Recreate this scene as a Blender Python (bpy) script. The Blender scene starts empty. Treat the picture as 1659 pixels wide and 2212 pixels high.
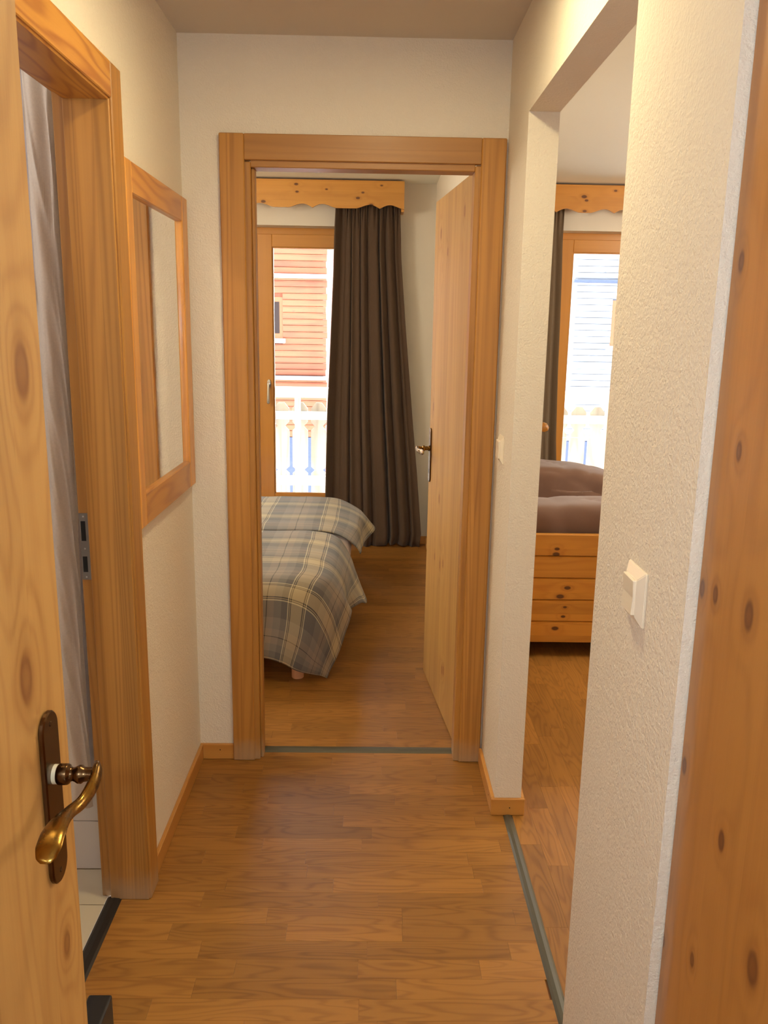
import bpy, bmesh, math, random
from mathutils import Vector, Matrix, noise as mnoise
random.seed(7)
sc = bpy.context.scene
COL = sc.collection
R = math.radians

# ------------------------------------------------------------------ camera
cam_d = bpy.data.cameras.new('camera'); cam = bpy.data.objects.new('camera', cam_d); COL.objects.link(cam)
sc.camera = cam
YAW, PITCH, ROLL, FPX = R(0.953), R(-12.4232), R(0.9613), 1793.9
fw = Vector((math.sin(YAW)*math.cos(PITCH), math.cos(YAW)*math.cos(PITCH), math.sin(PITCH)))
rt = Vector((math.cos(YAW), -math.sin(YAW), 0)); up = rt.cross(fw)
r2 = rt*math.cos(ROLL)+up*math.sin(ROLL); u2 = up*math.cos(ROLL)-rt*math.sin(ROLL)
M = Matrix((r2, u2, -fw)).transposed().to_4x4(); M.translation = (0.026, 0, 1.5296)
cam.matrix_world = M
cam_d.sensor_fit = 'VERTICAL'; cam_d.sensor_height = 24.0; cam_d.lens = 24.0*FPX/2212
cam_d.clip_start = 0.02; cam_d.clip_end = 300

# ------------------------------------------------------------------ world, sun, portals, exposure
w = bpy.data.worlds.new('sky'); sc.world = w; w.use_nodes = True
bg = w.node_tree.nodes['Background']; bg.inputs[0].default_value = (0.90, 0.95, 1.0, 1); bg.inputs[1].default_value = 9.5

def light(name, kind, loc, energy, color, **kw):
    d = bpy.data.lights.new(name, kind); d.energy = energy; d.color = color
    rot = kw.pop('rot', None)
    for k, v in kw.items(): setattr(d, k, v)
    o = bpy.data.objects.new(name, d); COL.objects.link(o); o.location = loc
    if rot: o.rotation_euler = rot
    return o
sun = light('sun', 'SUN', (-8, -10, 20), 16.0, (1, .96, .90), angle=R(1.0))
sun.rotation_euler = Vector((math.cos(R(46))*math.cos(R(9)), math.cos(R(46))*math.sin(R(9)), -math.sin(R(46)))).to_track_quat('-Z', 'Y').to_euler()
def portal(name, x0, x1, z0, z1, y):
    d = bpy.data.lights.new(name, 'AREA'); d.shape = 'RECTANGLE'; d.size = x1-x0; d.size_y = z1-z0
    d.cycles.is_portal = True
    o = bpy.data.objects.new(name, d); COL.objects.link(o); o.location = ((x0+x1)/2, y, (z0+z1)/2)
    o.rotation_euler = (R(-90), 0, 0)   # emits towards -Y
portal('portal_bedroom', -1.60, .04, .05, 2.20, 6.12)
portal('portal_living', 1.30, 2.9, .05, 2.20, 6.12)
# flash of the camera, beside the lens
light('flash', 'POINT', (-0.09, -0.03, 1.56), 31, (.70, .85, 1.0), shadow_soft_size=.025)
vs = sc.view_settings
sc.display_settings.display_device = 'sRGB'
vs.view_transform = 'Standard'; vs.look = 'None'; vs.gamma = 1; vs.exposure = 0.0; vs.use_curve_mapping = False
sc.cycles.use_denoising = True
sc.cycles.max_bounces = 12; sc.cycles.diffuse_bounces = 7; sc.cycles.transparent_max_bounces = 12
sc.cycles.sample_clamp_indirect = 60; sc.cycles.blur_glossy = 0.0

# ------------------------------------------------------------------ node helpers
def srgb(r, g, b):
    f = lambda c: (c/255/12.92) if c/255 <= .04045 else ((c/255+.055)/1.055)**2.4
    return (f(r), f(g), f(b), 1)
class NT:
    def __init__(s, name):
        s.m = bpy.data.materials.new(name); s.m.use_nodes = True
        s.t = s.m.node_tree; s.t.nodes.clear()
        s.out = s.t.nodes.new('ShaderNodeOutputMaterial')
    def n(s, t, **kw):
        x = s.t.nodes.new('ShaderNode'+t)
        for k, v in kw.items(): setattr(x, k, v)
        return x
    def put(s, sock, v):
        if isinstance(v, bpy.types.NodeSocket): s.t.links.new(v, sock)
        elif v is not None:
            if hasattr(sock.default_value, '__len__') and not hasattr(v, '__len__'): v = [v]*len(sock.default_value)
            if hasattr(sock.default_value, '__len__'): v = list(v)[:len(sock.default_value)]
            sock.default_value = v
    def math(s, op, a, b=None, c=None, clamp=False):
        x = s.n('Math', operation=op, use_clamp=clamp)
        for i, v in enumerate((a, b, c)):
            if v is not None: s.put(x.inputs[i], v)
        return x.outputs[0]
    def vmath(s, op, a, b=None, out=0):
        x = s.n('VectorMath', operation=op)
        s.put(x.inputs[0], a)
        if b is not None: s.put(x.inputs[1], b)
        return x.outputs[out]
    def mix(s, f, a, b, bt='MIX'):
        x = s.n('Mix', data_type='RGBA', blend_type=bt)
        s.put(x.inputs[0], f); s.put(x.inputs[6], a); s.put(x.inputs[7], b)
        return x.outputs[2]
    def noise(s, vec, scale, detail=2, rough=.5, dist=0, out=0):
        x = s.n('TexNoise'); s.put(x.inputs['Vector'], vec); x.inputs['Scale'].default_value = scale
        x.inputs['Detail'].default_value = detail; x.inputs['Roughness'].default_value = rough; x.inputs['Distortion'].default_value = dist
        return x.outputs[out]
    def smooth(s, v, a, b):
        x = s.n('MapRange', interpolation_type='SMOOTHSTEP'); s.put(x.inputs[0], v)
        x.inputs[1].default_value = a; x.inputs[2].default_value = b; return x.outputs[0]
    def bump(s, h, strength=.2, dist=.01):
        x = s.n('Bump'); s.put(x.inputs['Height'], h); x.inputs['Strength'].default_value = strength; x.inputs['Distance'].default_value = dist
        return x.outputs[0]
    def bsdf(s, color, rough=.5, metal=0, normal=None, coat=0, sheen=0, spec=.5, coat_rough=.15):
        x = s.n('BsdfPrincipled'); s.put(x.inputs['Base Color'], color); s.put(x.inputs['Roughness'], rough)
        s.put(x.inputs['Metallic'], metal); x.inputs['Coat Weight'].default_value = coat; x.inputs['Coat Roughness'].default_value = coat_rough
        x.inputs['Sheen Weight'].default_value = sheen; x.inputs['Specular IOR Level'].default_value = spec
        if normal is not None: s.put(x.inputs['Normal'], normal)
        s.t.links.new(x.outputs[0], s.out.inputs[0]); return s.m

MATS = {}
def wood(name, light_c, dark_c, grain='z', across='x', lam=0.0, rings=9, contrast=.55, knots=(), vor=True, knot_c=(85, 42, 20),
         rough=.36, coat=.25, spec=.5, core_in=.5, worn=False, rand=True, tone=.16, field=(2.6, .30), knot_density=.62):
    """pine: contour lines of a stretched noise field as growth rings, optional lamellae of width lam, knots"""
    if name in MATS: return MATS[name]
    t = NT(name)
    ax = {'x': 0, 'y': 1, 'z': 2}; gi, ai = ax[grain], ax[across]; ti = 3-gi-ai
    co = t.n('TexCoord').outputs['Object']
    sx0 = t.n('SeparateXYZ'); t.put(sx0.inputs[0], co)
    raw = [sx0.outputs[i] for i in range(3)]
    if rand:
        oi = t.n('ObjectInfo').outputs['Random']
        off = t.vmath('SCALE', (7.1, 13.7, 17.3)); off.node.inputs['Scale'].default_value = 1; t.put(off.node.inputs['Scale'], oi)
        co = t.vmath('ADD', co, off)
    s = t.n('SeparateXYZ'); t.put(s.inputs[0], co); A, G, T = s.outputs[ai], s.outputs[gi], s.outputs[ti]
    tonev = t.math('MULTIPLY', 0.0, 1.0)
    if lam > 0:
        wob = t.math('MULTIPLY', t.noise(co, 1.3, 1), .0)
        idx = t.math('FLOOR', t.math('DIVIDE', t.math('ADD', A, wob), lam))
        wn = t.n('TexWhiteNoise', noise_dimensions='1D'); t.put(wn.inputs['W'], idx)
        tonev = wn.outputs['Value']
        G = t.math('ADD', G, t.math('MULTIPLY', tonev, 9.0)); A2 = t.math('ADD', A, t.math('MULTIPLY', tonev, 3.0))
    else:
        if rand: tonev = t.n('ObjectInfo').outputs['Random']
        A2 = A
    # knots: distance field d, 0 at a knot's centre, 1 at its rim
    d = None
    for (ka, kg, kr) in knots:
        da = t.math('DIVIDE', t.math('SUBTRACT', raw[ai], ka), kr)
        dg = t.math('DIVIDE', t.math('SUBTRACT', raw[gi], kg), kr*1.75)
        dd = t.math('SQRT', t.math('ADD', t.math('MULTIPLY', da, da), t.math('MULTIPLY', dg, dg)))
        d = dd if d is None else t.math('MINIMUM', d, dd)
    if vor:
        c = t.n('CombineXYZ'); t.put(c.inputs[0], t.math('MULTIPLY', A2, 5.5)); t.put(c.inputs[1], t.math('MULTIPLY', G, 2.6)); t.put(c.inputs[2], t.math('MULTIPLY', T, .8))
        v = t.n('TexVoronoi', feature='F1'); t.put(v.inputs['Vector'], c.outputs[0]); v.inputs['Scale'].default_value = 1
        sc_ = t.n('SeparateColor'); t.put(sc_.inputs[0], v.outputs['Color'])
        far = t.math('MULTIPLY', t.math('GREATER_THAN', sc_.outputs[0], 1-knot_density*0+.0 if False else knot_density), 60)
        far = t.math('MULTIPLY', t.math('LESS_THAN', sc_.outputs[0], knot_density), 60)
        rad = t.math('MULTIPLY_ADD', sc_.outputs[1], .045, .028)
        dv = t.math('ADD', t.math('DIVIDE', v.outputs['Distance'], rad), far)
        d = dv if d is None else t.math('MINIMUM', d, dv)
    c = t.n('CombineXYZ'); t.put(c.inputs[0], t.math('MULTIPLY', A2, field[0])); t.put(c.inputs[1], t.math('MULTIPLY', G, field[1])); t.put(c.inputs[2], t.math('MULTIPLY', T, field[0]))
    fld = t.noise(c.outputs[0], 1.0, 2.2, .45)
    if d is not None:
        infl = t.math('DIVIDE', 1.0, t.math('ADD', 1.0, t.math('MULTIPLY', t.math('MULTIPLY', d, d), .22)))
        fld = t.math('ADD', fld, t.math('MULTIPLY', infl, .16))
    ph = t.math('MULTIPLY', fld, rings*6.2832*1.6)
    ring = t.math('MULTIPLY_ADD', t.math('SINE', ph), .5, .5)
    ring = t.math('POWER', ring, 2.4)
    c2 = t.n('CombineXYZ'); t.put(c2.inputs[0], t.math('MULTIPLY', A2, 160)); t.put(c2.inputs[1], t.math('MULTIPLY', G, 3.0)); t.put(c2.inputs[2], t.math('MULTIPLY', T, 160))
    fine = t.noise(c2.outputs[0], 1.0, 3, .6)
    c3 = t.n('CombineXYZ'); t.put(c3.inputs[0], t.math('MULTIPLY', A2, 22)); t.put(c3.inputs[1], t.math('MULTIPLY', G, .8)); t.put(c3.inputs[2], t.math('MULTIPLY', T, 22))
    band = t.noise(c3.outputs[0], 1.0, 1.5, .5)
    f = t.math('MULTIPLY', ring, contrast*.62)
    f = t.math('ADD', f, t.math('MULTIPLY', t.math('SUBTRACT', fine, .5), .38))
    f = t.math('ADD', f, t.math('MULTIPLY', t.math('SUBTRACT', band, .42), .75), clamp=True)
    col = t.mix(f, srgb(*light_c), srgb(*dark_c))
    tn = t.math('MULTIPLY_ADD', t.math('SUBTRACT', tonev, .5), tone*2, 1.0)
    cc = t.n('CombineColor')
    for i in range(3): t.put(cc.inputs[i], tn)
    col = t.mix(1.0, col, cc.outputs[0], 'MULTIPLY')
    if d is not None:
        halo = t.math('MULTIPLY', t.math('SUBTRACT', 1.0, t.smooth(d, .9, 2.4)), .32)
        col = t.mix(halo, col, srgb(*dark_c))
        core = t.math('MULTIPLY', t.math('SUBTRACT', 1.0, t.smooth(d, .6, 1.15)), t.math('MULTIPLY_ADD', t.smooth(d, .2, .85), .9-core_in, core_in))
        col = t.mix(core, col, srgb(*knot_c))
    if worn:      # scuffed, faded varnish near the floor
        wz = t.math('SUBTRACT', raw[2], t.math('MULTIPLY', t.noise(t.n('TexCoord').outputs['Object'], 18, 2), .06))
        col = t.mix(t.math('MULTIPLY', t.math('SUBTRACT', 1.0, t.smooth(wz, -.02, .075)), .6), col, srgb(168, 146, 118))
    nb = t.bump(t.math('ADD', fine, ring), .06, .002)
    MATS[name] = t.bsdf(col, rough, normal=nb, coat=coat, spec=spec)
    return MATS[name]

def plaster(name, c, scale=185, strength=.6, dist=.0045):
    t = NT(name); co = t.n('TexCoord').outputs['Object']
    h = t.noise(co, scale, 3, .6); h2 = t.noise(co, scale*.32, 2, .5)
    hh = t.math('ADD', h, t.math('MULTIPLY', h2, .8))
    mott = t.noise(co, 3.0, 3, .5)
    col = t.mix(t.math('MULTIPLY', mott, .12), srgb(*c), srgb(c[0]-30, c[1]-32, c[2]-34))
    return t.bsdf(col, .88, normal=t.bump(hh, strength, dist), spec=.25)
def plain(name, c, rough=.5, metal=0, coat=0, spec=.5, bump=None):
    t = NT(name); nb = None
    if bump:
        nb = t.bump(t.noise(t.n('TexCoord').outputs['Object'], bump[0], 2), bump[1], bump[2])
    return t.bsdf(srgb(*c), rough, metal, normal=nb, coat=coat, spec=spec)

PINE_L_, PINE_D_ = (214, 152, 82), (158, 92, 38)
M_wall = plaster('stucco_wall', (227, 217, 200))
M_wall2 = plaster('smooth_wall', (222, 214, 198), 120, .15, .002)
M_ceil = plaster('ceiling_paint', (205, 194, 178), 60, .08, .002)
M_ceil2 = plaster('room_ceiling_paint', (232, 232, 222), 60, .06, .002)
M_casing_z = wood('pine_casing_upright', (180, 126, 55), (130, 80, 30), 'z', 'x', rings=13, contrast=.6, vor=False, field=(9, .22), tone=.10, lam=.043, coat=.05, rough=.45, worn=True)
M_casing_zy = wood('pine_casing_upright_side', (180, 126, 55), (130, 80, 30), 'z', 'y', rings=13, contrast=.6, vor=False, field=(9, .22), tone=.10, lam=.043, coat=.05, rough=.45, worn=True)
M_casing_x = wood('pine_casing_head', (170, 118, 54), (132, 84, 36), 'x', 'z', rings=7, contrast=.35, vor=False, field=(8, .4), tone=.05, coat=.05, rough=.45)
M_casing_y = wood('pine_casing_head_side', (198, 138, 56), (146, 78, 24), 'y', 'z', rings=12, contrast=.95, vor=False, field=(7, .8), tone=.05, coat=.1, rough=.4)
M_mir_z = wood('pine_mirror_upright', (204, 144, 66), (158, 94, 36), 'z', 'y', rings=9, contrast=.6, knot_density=.5, field=(6, .5))
M_mir_y = wood('pine_mirror_rail', (196, 136, 62), (150, 84, 32), 'y', 'z', rings=9, contrast=.85, vor=False, field=(6, .9))
M_base_x = wood('pine_skirting_x', (200, 142, 68), (170, 106, 42), 'x', 'z', rings=4, contrast=.3, knot_density=.45, knot_c=(120, 60, 30))
M_base_y = wood('pine_skirting_y', (200, 142, 68), (170, 106, 42), 'y', 'z', rings=4, contrast=.3, knot_density=.45, knot_c=(120, 60, 30))
M_leaf_in = wood('pine_bedroom_leaf', (186, 144, 82), (152, 106, 54), 'z', 'y', lam=.085, rings=9, contrast=.4, field=(6, .3), tone=.05, coat=0, rough=.55, spec=.25, rand=False,
    knot_density=.72, knot_c=(140, 84, 52),
    knots=[(.12, 1.93, .012), (.40, 1.82, .010), (.55, 1.9, .012), (.30, .62, .010), (.36, .60, .011), (.48, .60, .010), (.22, .20, .012), (.25, .19, .012), (.42, .86, .012)])
M_leaf_ent = wood('pine_entrance_leaf', (192, 148, 84), (148, 96, 42), 'z', 'y', lam=.19, rings=15, contrast=.5, field=(4.2, .30), tone=.03, rand=False, vor=False,
    knot_c=(120, 70, 34), knots=[(.985, 1.475, .022), (.93, 1.115, .020), (.86, 1.9, .02), (.99, .70, .012), (.8, .55, .02)])
M_closet = wood('pine_closet_door', (176, 120, 56), (136, 82, 34), 'z', 'y', lam=.092, rings=9, contrast=.35, field=(4.0, .25), rand=False, vor=False, tone=.07, core_in=.7,
    knot_c=(96, 52, 28), rough=.42, knots=[(1.003, 1.613, .008), (.955, 1.397, .008), (1.018, 1.21, .008), (.977, 1.215, .008), (.885, 1.22, .012), (1.017, .96, .008),
    (.888, .933, .009), (1.028, .68, .008), (.782, .846, .014), (.93, .73, .007)])
M_window = wood('varnished_window_pine', (194, 134, 54), (168, 106, 34), 'z', 'x', rings=3, contrast=.2, vor=False, tone=.04, coat=.4, rough=.3)
M_window_x = wood('varnished_window_pine_rail', (194, 134, 54), (168, 106, 34), 'x', 'z', rings=3, contrast=.2, vor=False, tone=.04, coat=.4, rough=.3)
KB = [(0.16, 0.308, 0.00864), (0.114, 0.313, 0.0072), (0.132, 0.504, 0.00576), (0.116, 0.74, 0.00648), (0.161, 0.861, 0.00576), (0.082, 0.708, 0.00864), (0.041, 0.795, 0.00864), (0.05, 0.094, 0.01008)]
KL = [(0.117, -0.539, 0.01152), (0.094, -0.522, 0.00792), (0.157, -0.336, 0.0072), (0.028, -0.53, 0.00864)]
KS = [(0.537, -0.198, 0.008), (0.511, -0.201, 0.011), (0.347, -0.137, 0.01), (0.304, -0.169, 0.012), (0.144, -0.184, 0.011), (0.251, -0.143, 0.006), (0.204, -0.149, 0.007)]
PEL = dict(grain='x', across='z', rings=6, contrast=.35, field=(5, .3), tone=.02, rand=False, vor=False, knot_c=(80, 40, 24), lam=.060, core_in=.85)
M_pelmet = wood('pelmet_pine', (204, 146, 66), (174, 112, 42), knots=KB, **PEL)
M_pelmet2 = wood('pelmet_pine_living', (196, 136, 58), (166, 104, 38), knots=KL, **PEL)
M_sofawood = wood('sofa_pine', (196, 134, 50), (160, 94, 28), 'x', 'z', rings=7, contrast=.45, field=(6, .4), tone=.10, rand=False, vor=False, lam=.0538, knots=KS, knot_c=(60, 26, 16), coat=.2, core_in=.85)
M_legwood = wood('bed_leg_wood', (214, 158, 116), (190, 130, 90), 'z', 'x', rings=4, contrast=.2, vor=False)
M_strip_x = wood('floor_strip_x', (152, 104, 46), (104, 64, 26), 'x', 'y', rings=9, contrast=.6, vor=False, field=(13, 1.7), tone=.17, rough=.40, coat=0, spec=.35)
M_strip_y = wood('floor_strip_y', (152, 104, 46), (104, 64, 26), 'y', 'x', rings=9, contrast=.6, vor=False, field=(13, 1.7), tone=.17, rough=.40, coat=0, spec=.35)
M_floor_base = plain('floor_base', (120, 76, 40), .6)
M_log = wood('sunlit_chalet_log', (138, 72, 44), (106, 44, 26), 'x', 'z', rings=4, contrast=.5, knot_density=.2, rough=.7, coat=0, tone=.2, knot_c=(110, 50, 40))
M_loggrey = wood('weathered_chalet_board', (136, 138, 146), (70, 78, 98), 'x', 'z', rings=5, contrast=.6, knot_density=.3, rough=.8, coat=0, tone=.28, knot_c=(90, 84, 90))
M_rail = wood('weathered_balcony_wood', (190, 184, 174), (130, 118, 104), 'z', 'x', rings=8, contrast=.6, rough=.75, coat=0, tone=.14, vor=False)
M_rail_x = wood('weathered_balcony_rail', (206, 202, 196), (170, 156, 140), 'x', 'z', rings=6, contrast=.5, rough=.75, coat=0, tone=.1, vor=False)
M_brass = None
def brass():
    t = NT('aged_brass'); co = t.n('TexCoord').outputs['Object']
    f = t.smooth(t.noise(co, 30, 4, .65), .38, .70)
    col = t.mix(f, srgb(150, 112, 48), srgb(78, 58, 38))
    return t.bsdf(col, t.math('MULTIPLY_ADD', f, .12, .22), 1.0)
M_brass = brass()
M_darkbrass = plain('dark_bronze', (92, 68, 44), .26, 1)
M_steel = plain('brushed_steel', (150, 146, 142), .35, 1)
M_chrome = plain('silver_handle', (220, 220, 218), .18, 1)
M_black = plain('black_plastic', (26, 26, 28), .45)
M_slot = plain('dark_slot', (14, 13, 12), .8)
M_sillblack = plain('black_threshold_strip', (34, 31, 28), .4)
M_sillgrey = plain('grey_threshold_strip', (84, 80, 66), .4, .2)
M_switch = plain('cream_switch_plastic', (236, 224, 202), .28, coat=.3)
M_ivory = plain('ivory_spacer', (200, 190, 160), .5)
M_tilew = plain('white_glazed_tile', (214, 208, 206), .22, coat=.3)
M_tilef = plain('cream_floor_tile', (196, 184, 160), .3, coat=.2)
M_grout = plain('grout', (150, 144, 136), .8)
M_sheet = plain('white_sheet', (236, 224, 218), .85, spec=.2, bump=(30, .2, .01))
M_snow = plain('snow', (240, 244, 250), .8)
M_slate = plain('slate_blue_stone', (58, 66, 90), .8, bump=(6, .6, .05))
M_darkpane = plain('dark_window_pane', (40, 30, 30), .4, spec=.1)
M_whitepane = plain('white_window_pane', (240, 240, 246), .4)  # plain white colour for the pane of the grey chalet
M_redframe = plain('red_brown_frame', (120, 72, 38), .6)
M_deck = plain('balcony_slab', (236, 236, 236), .8)

def mirror_mat():
    t = NT('mirror_silver'); return t.bsdf((.93, .95, .93, 1), .004, 1.0)
M_mirror = mirror_mat()
def glass_mat():
    t = NT('window_glass'); tr = t.n('BsdfTransparent'); tr.inputs[0].default_value = (.97, .985, .98, 1)
    gl = t.n('BsdfGlossy'); gl.inputs['Roughness'].default_value = .01
    fr = t.n('Fresnel'); fr.inputs[0].default_value = 1.45
    mx = t.n('MixShader'); t.t.links.new(fr.outputs[0], mx.inputs[0]); t.t.links.new(tr.outputs[0], mx.inputs[1]); t.t.links.new(gl.outputs[0], mx.inputs[2])
    t.t.links.new(mx.outputs[0], t.out.inputs[0]); return t.m
M_glass = glass_mat()
def fabric(name, c1, c2, scale=900, sheen=.25, trans=0):
    t = NT(name); co = t.n('TexCoord').outputs['Object']
    f = t.noise(co, scale, 2, .6)
    col = t.mix(f, srgb(*c1), srgb(*c2))
    m = t.bsdf(col, .9, normal=t.bump(f, .25, .001), sheen=sheen, spec=.15)
    if trans:
        p = [n for n in t.t.nodes if n.type == 'BSDF_PRINCIPLED'][0]
        tl = t.n('BsdfTranslucent'); t.put(tl.inputs[0], col)
        mx = t.n('MixShader'); mx.inputs[0].default_value = trans
        t.t.links.new(p.outputs[0], mx.inputs[1]); t.t.links.new(tl.outputs[0], mx.inputs[2]); t.t.links.new(mx.outputs[0], t.out.inputs[0])
    return m
M_curtain = fabric('brown_wool_curtain', (98, 78, 62), (68, 53, 42), 700, .15)
M_curtain2 = fabric('taupe_wool_curtain', (120, 102, 82), (92, 78, 62), 700, .2)
M_shower = fabric('cream_shower_curtain', (232, 220, 204), (212, 200, 188), 200, .1, .15)
M_liner = fabric('pale_grey_shower_liner', (226, 221, 224), (212, 208, 212), 100, 0, .15)
M_cushion = fabric('taupe_brown_cushion', (128, 98, 82), (104, 78, 66), 800, .3)

def plaid_mat():
    t = NT('grey_beige_plaid_wool'); uv = t.n('TexCoord').outputs['UV']
    s = t.n('SeparateXYZ'); t.put(s.inputs[0], uv)
    def ramp(v, period, stops, phase=0):
        m = t.math('FRACT', t.math('ADD', t.math('DIVIDE', v, period), phase))
        r = t.n('ValToRGB'); r.color_ramp.interpolation = 'CONSTANT'; t.put(r.inputs[0], m)
        e = r.color_ramp.elements
        while len(e) > 1: e.remove(e[-1])
        e[0].position = stops[0][0]; e[0].color = stops[0][1]
        for p, c in stops[1:]:
            x = e.new(p); x.color = c
        return r.outputs[0]
    G1, G2, BE, DK, CR, TP = srgb(102, 99, 97), srgb(130, 124, 117), srgb(186, 168, 132), srgb(52, 48, 50), srgb(214, 200, 164), srgb(150, 136, 122)
    st = [(0, G1), (.16, G2), (.30, TP), (.395, DK), (.410, TP), (.50, G2), (.60, G1), (.690, CR), (.704, DK), (.716, BE), (.730, DK), (.742, BE),
          (.905, DK), (.918, BE), (.932, DK), (.945, CR), (.958, G1)]
    a = ramp(s.outputs[0], .36, st, .47); b = ramp(s.outputs[1], .34, st, .10)
    col = t.mix(.5, a, b)
    f = t.noise(uv, 900, 2, .6); f2 = t.noise(uv, 60, 2, .6)
    col = t.mix(t.math('MULTIPLY', f, .22), col, srgb(70, 66, 64))
    return t.bsdf(col, .92, normal=t.bump(t.math('ADD', f, f2), .3, .0015), sheen=.2, spec=.1)
M_plaid = plaid_mat()

# ------------------------------------------------------------------ mesh helpers
def box(bm, x0, x1, y0, y1, z0, z1, bev=0.0, seg=1):
    b2 = bmesh.new()
    vs_ = [b2.verts.new((x, y, z)) for x in (x0, x1) for y in (y0, y1) for z in (z0, z1)]
    for f in ((0, 1, 3, 2), (4, 6, 7, 5), (0, 4, 5, 1), (2, 3, 7, 6), (0, 2, 6, 4), (1, 5, 7, 3)): b2.faces.new([vs_[i] for i in f])
    if bev > 0: bmesh.ops.bevel(b2, geom=list(b2.edges), offset=bev, segments=seg, affect='EDGES', profile=.6)
    me = bpy.data.meshes.new('tmp'); b2.to_mesh(me); b2.free(); bm.from_mesh(me); bpy.data.meshes.remove(me)
    return bm
def BX(*a, **k):
    bm = bmesh.new(); box(bm, *a, **k); return bm
def prism(bm, pts, axis, a0, a1, bev=0):
    """extrude the 2-D outline pts along axis from a0 to a1"""
    def P(u, v, a): return {'x': (a, u, v), 'y': (u, a, v), 'z': (u, v, a)}[axis]
    b2 = bmesh.new()
    A = [b2.verts.new(P(u, v, a0)) for u, v in pts]; B = [b2.verts.new(P(u, v, a1)) for u, v in pts]
    b2.faces.new(A); b2.faces.new(B[::-1]); n = len(pts)
    for i in range(n): b2.faces.new((A[i], B[i], B[(i+1) % n], A[(i+1) % n]))
    bmesh.ops.recalc_face_normals(b2, faces=b2.faces)
    if bev: bmesh.ops.bevel(b2, geom=[e for e in b2.edges if len(e.link_faces) == 2 and e.calc_face_angle(0) > .5], offset=bev, segments=1, affect='EDGES')
    me = bpy.data.meshes.new('tmp'); b2.to_mesh(me); b2.free(); bm.from_mesh(me); bpy.data.meshes.remove(me)
    return bm
def lathe(bm, prof, origin, axis, n=24):
    """prof: (along, radius) list; axis: unit vector"""
    ax = Vector(axis).normalized(); o = Vector(origin)
    u = ax.orthogonal().normalized(); v = ax.cross(u); rings_ = []
    for a, r in prof:
        rings_.append([bm.verts.new(o+ax*a+(u*math.cos(2*math.pi*i/n)+v*math.sin(2*math.pi*i/n))*max(r, 1e-5)) for i in range(n)])
    for A, B in zip(rings_, rings_[1:]):
        for i in range(n): bm.faces.new((A[i], A[(i+1) % n], B[(i+1) % n], B[i]))
    bm.faces.new(rings_[0][::-1]); bm.faces.new(rings_[-1])
    bmesh.ops.recalc_face_normals(bm, faces=bm.faces); return bm
def sweep(bm, path, radii, ref=(0, 0, 1), n=20):
    """elliptic tube; radii (side, up) per path point; path refined by Catmull-Rom"""
    P = [Vector(p) for p in path]; pts, rr = [], []
    def cr(a, b, c, d, t): return .5*((2*b)+(c-a)*t+(2*a-5*b+4*c-d)*t*t+(-a+3*b-3*c+d)*t**3)
    m = len(P)
    for i in range(m-1):
        a, b, c, d = P[max(i-1, 0)], P[i], P[i+1], P[min(i+2, m-1)]
        for k in range(6):
            t = k/6; pts.append(cr(a, b, c, d, t)); rr.append(tuple(radii[i][j]*(1-t)+radii[i+1][j]*t for j in (0, 1)))
    pts.append(P[-1]); rr.append(radii[-1]); rings_ = []
    ref = Vector(ref)
    for i, p in enumerate(pts):
        tg = (pts[min(i+1, len(pts)-1)]-pts[max(i-1, 0)]).normalized()
        s = tg.cross(ref).normalized(); q = s.cross(tg)
        rings_.append([bm.verts.new(p+s*math.cos(2*math.pi*k/n)*rr[i][0]+q*math.sin(2*math.pi*k/n)*rr[i][1]) for k in range(n)])
    for A, B in zip(rings_, rings_[1:]):
        for i in range(n): bm.faces.new((A[i], A[(i+1) % n], B[(i+1) % n], B[i]))
    bm.faces.new(rings_[0][::-1]); bm.faces.new(rings_[-1])
    bmesh.ops.recalc_face_normals(bm, faces=bm.faces); return bm

WLOC = {}
def obj(name, bm, mat, parent=None, loc=None, smooth=False, label=None, kind=None):
    """link bm (in world coordinates) as one object; its origin is loc, or its parent's origin"""
    me = bpy.data.meshes.new(name)
    base = Vector(loc) if loc is not None else (WLOC[parent.name].copy() if parent else Vector((0, 0, 0)))
    bmesh.ops.translate(bm, verts=bm.verts, vec=-base)
    bm.to_mesh(me); bm.free(); me.materials.append(mat)
    if smooth:
        me.polygons.foreach_set('use_smooth', [True]*len(me.polygons))
    o = bpy.data.objects.new(name, me); COL.objects.link(o)
    if parent: o.parent = parent; o.location = base-WLOC[parent.name]
    else: o.location = base
    WLOC[o.name] = base
    if smooth and smooth != 'all':
        try:
            me.set_sharp_from_angle(angle=R(40))
        except Exception: pass
    if label: o['label'] = label
    if kind: o['kind'] = kind
    return o
def thing(name, loc, label=None, cat=None, group=None, kind=None):
    o = bpy.data.objects.new(name, None); COL.objects.link(o); o.location = loc; o.empty_display_size = .05
    WLOC[o.name] = Vector(loc); tag(o, label, cat, group, kind); return o
def tag(o, label=None, cat=None, group=None, kind=None):
    for k, v in (('label', label), ('category', cat), ('group', group), ('kind', kind)):
        if v: o[k] = v
    return o
def structure(name, bm, mat, loc=(0, 0, 0), label=None):
    return tag(obj(name, bm, mat, loc=loc), label, None, None, 'structure')

# ------------------------------------------------------------------ dimensions
XL, XR, D, HC = -.5774, .4393, 2.762, 2.3915      # corridor: left, right, back, ceiling
T = .085; YJ, HH = 2.417, 2.110                   # partition, jamb of the living room opening, lintel height
YN, YW, XC = 1.452, 1.030, .4545                  # right wall between opening and closet
B, HR = 5.879, 2.480                              # window wall, ceiling of the rooms
FY = 6.009                                        # face of the balcony doors
X1L, X1R = -1.60, .04; X2L, X2R = 1.30, 2.90      # balcony door openings
DZ = 2.20
BLX = -2.75                                       # bedroom left wall
DT = .10                                          # thickness of wall between corridor and bedroom

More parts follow.
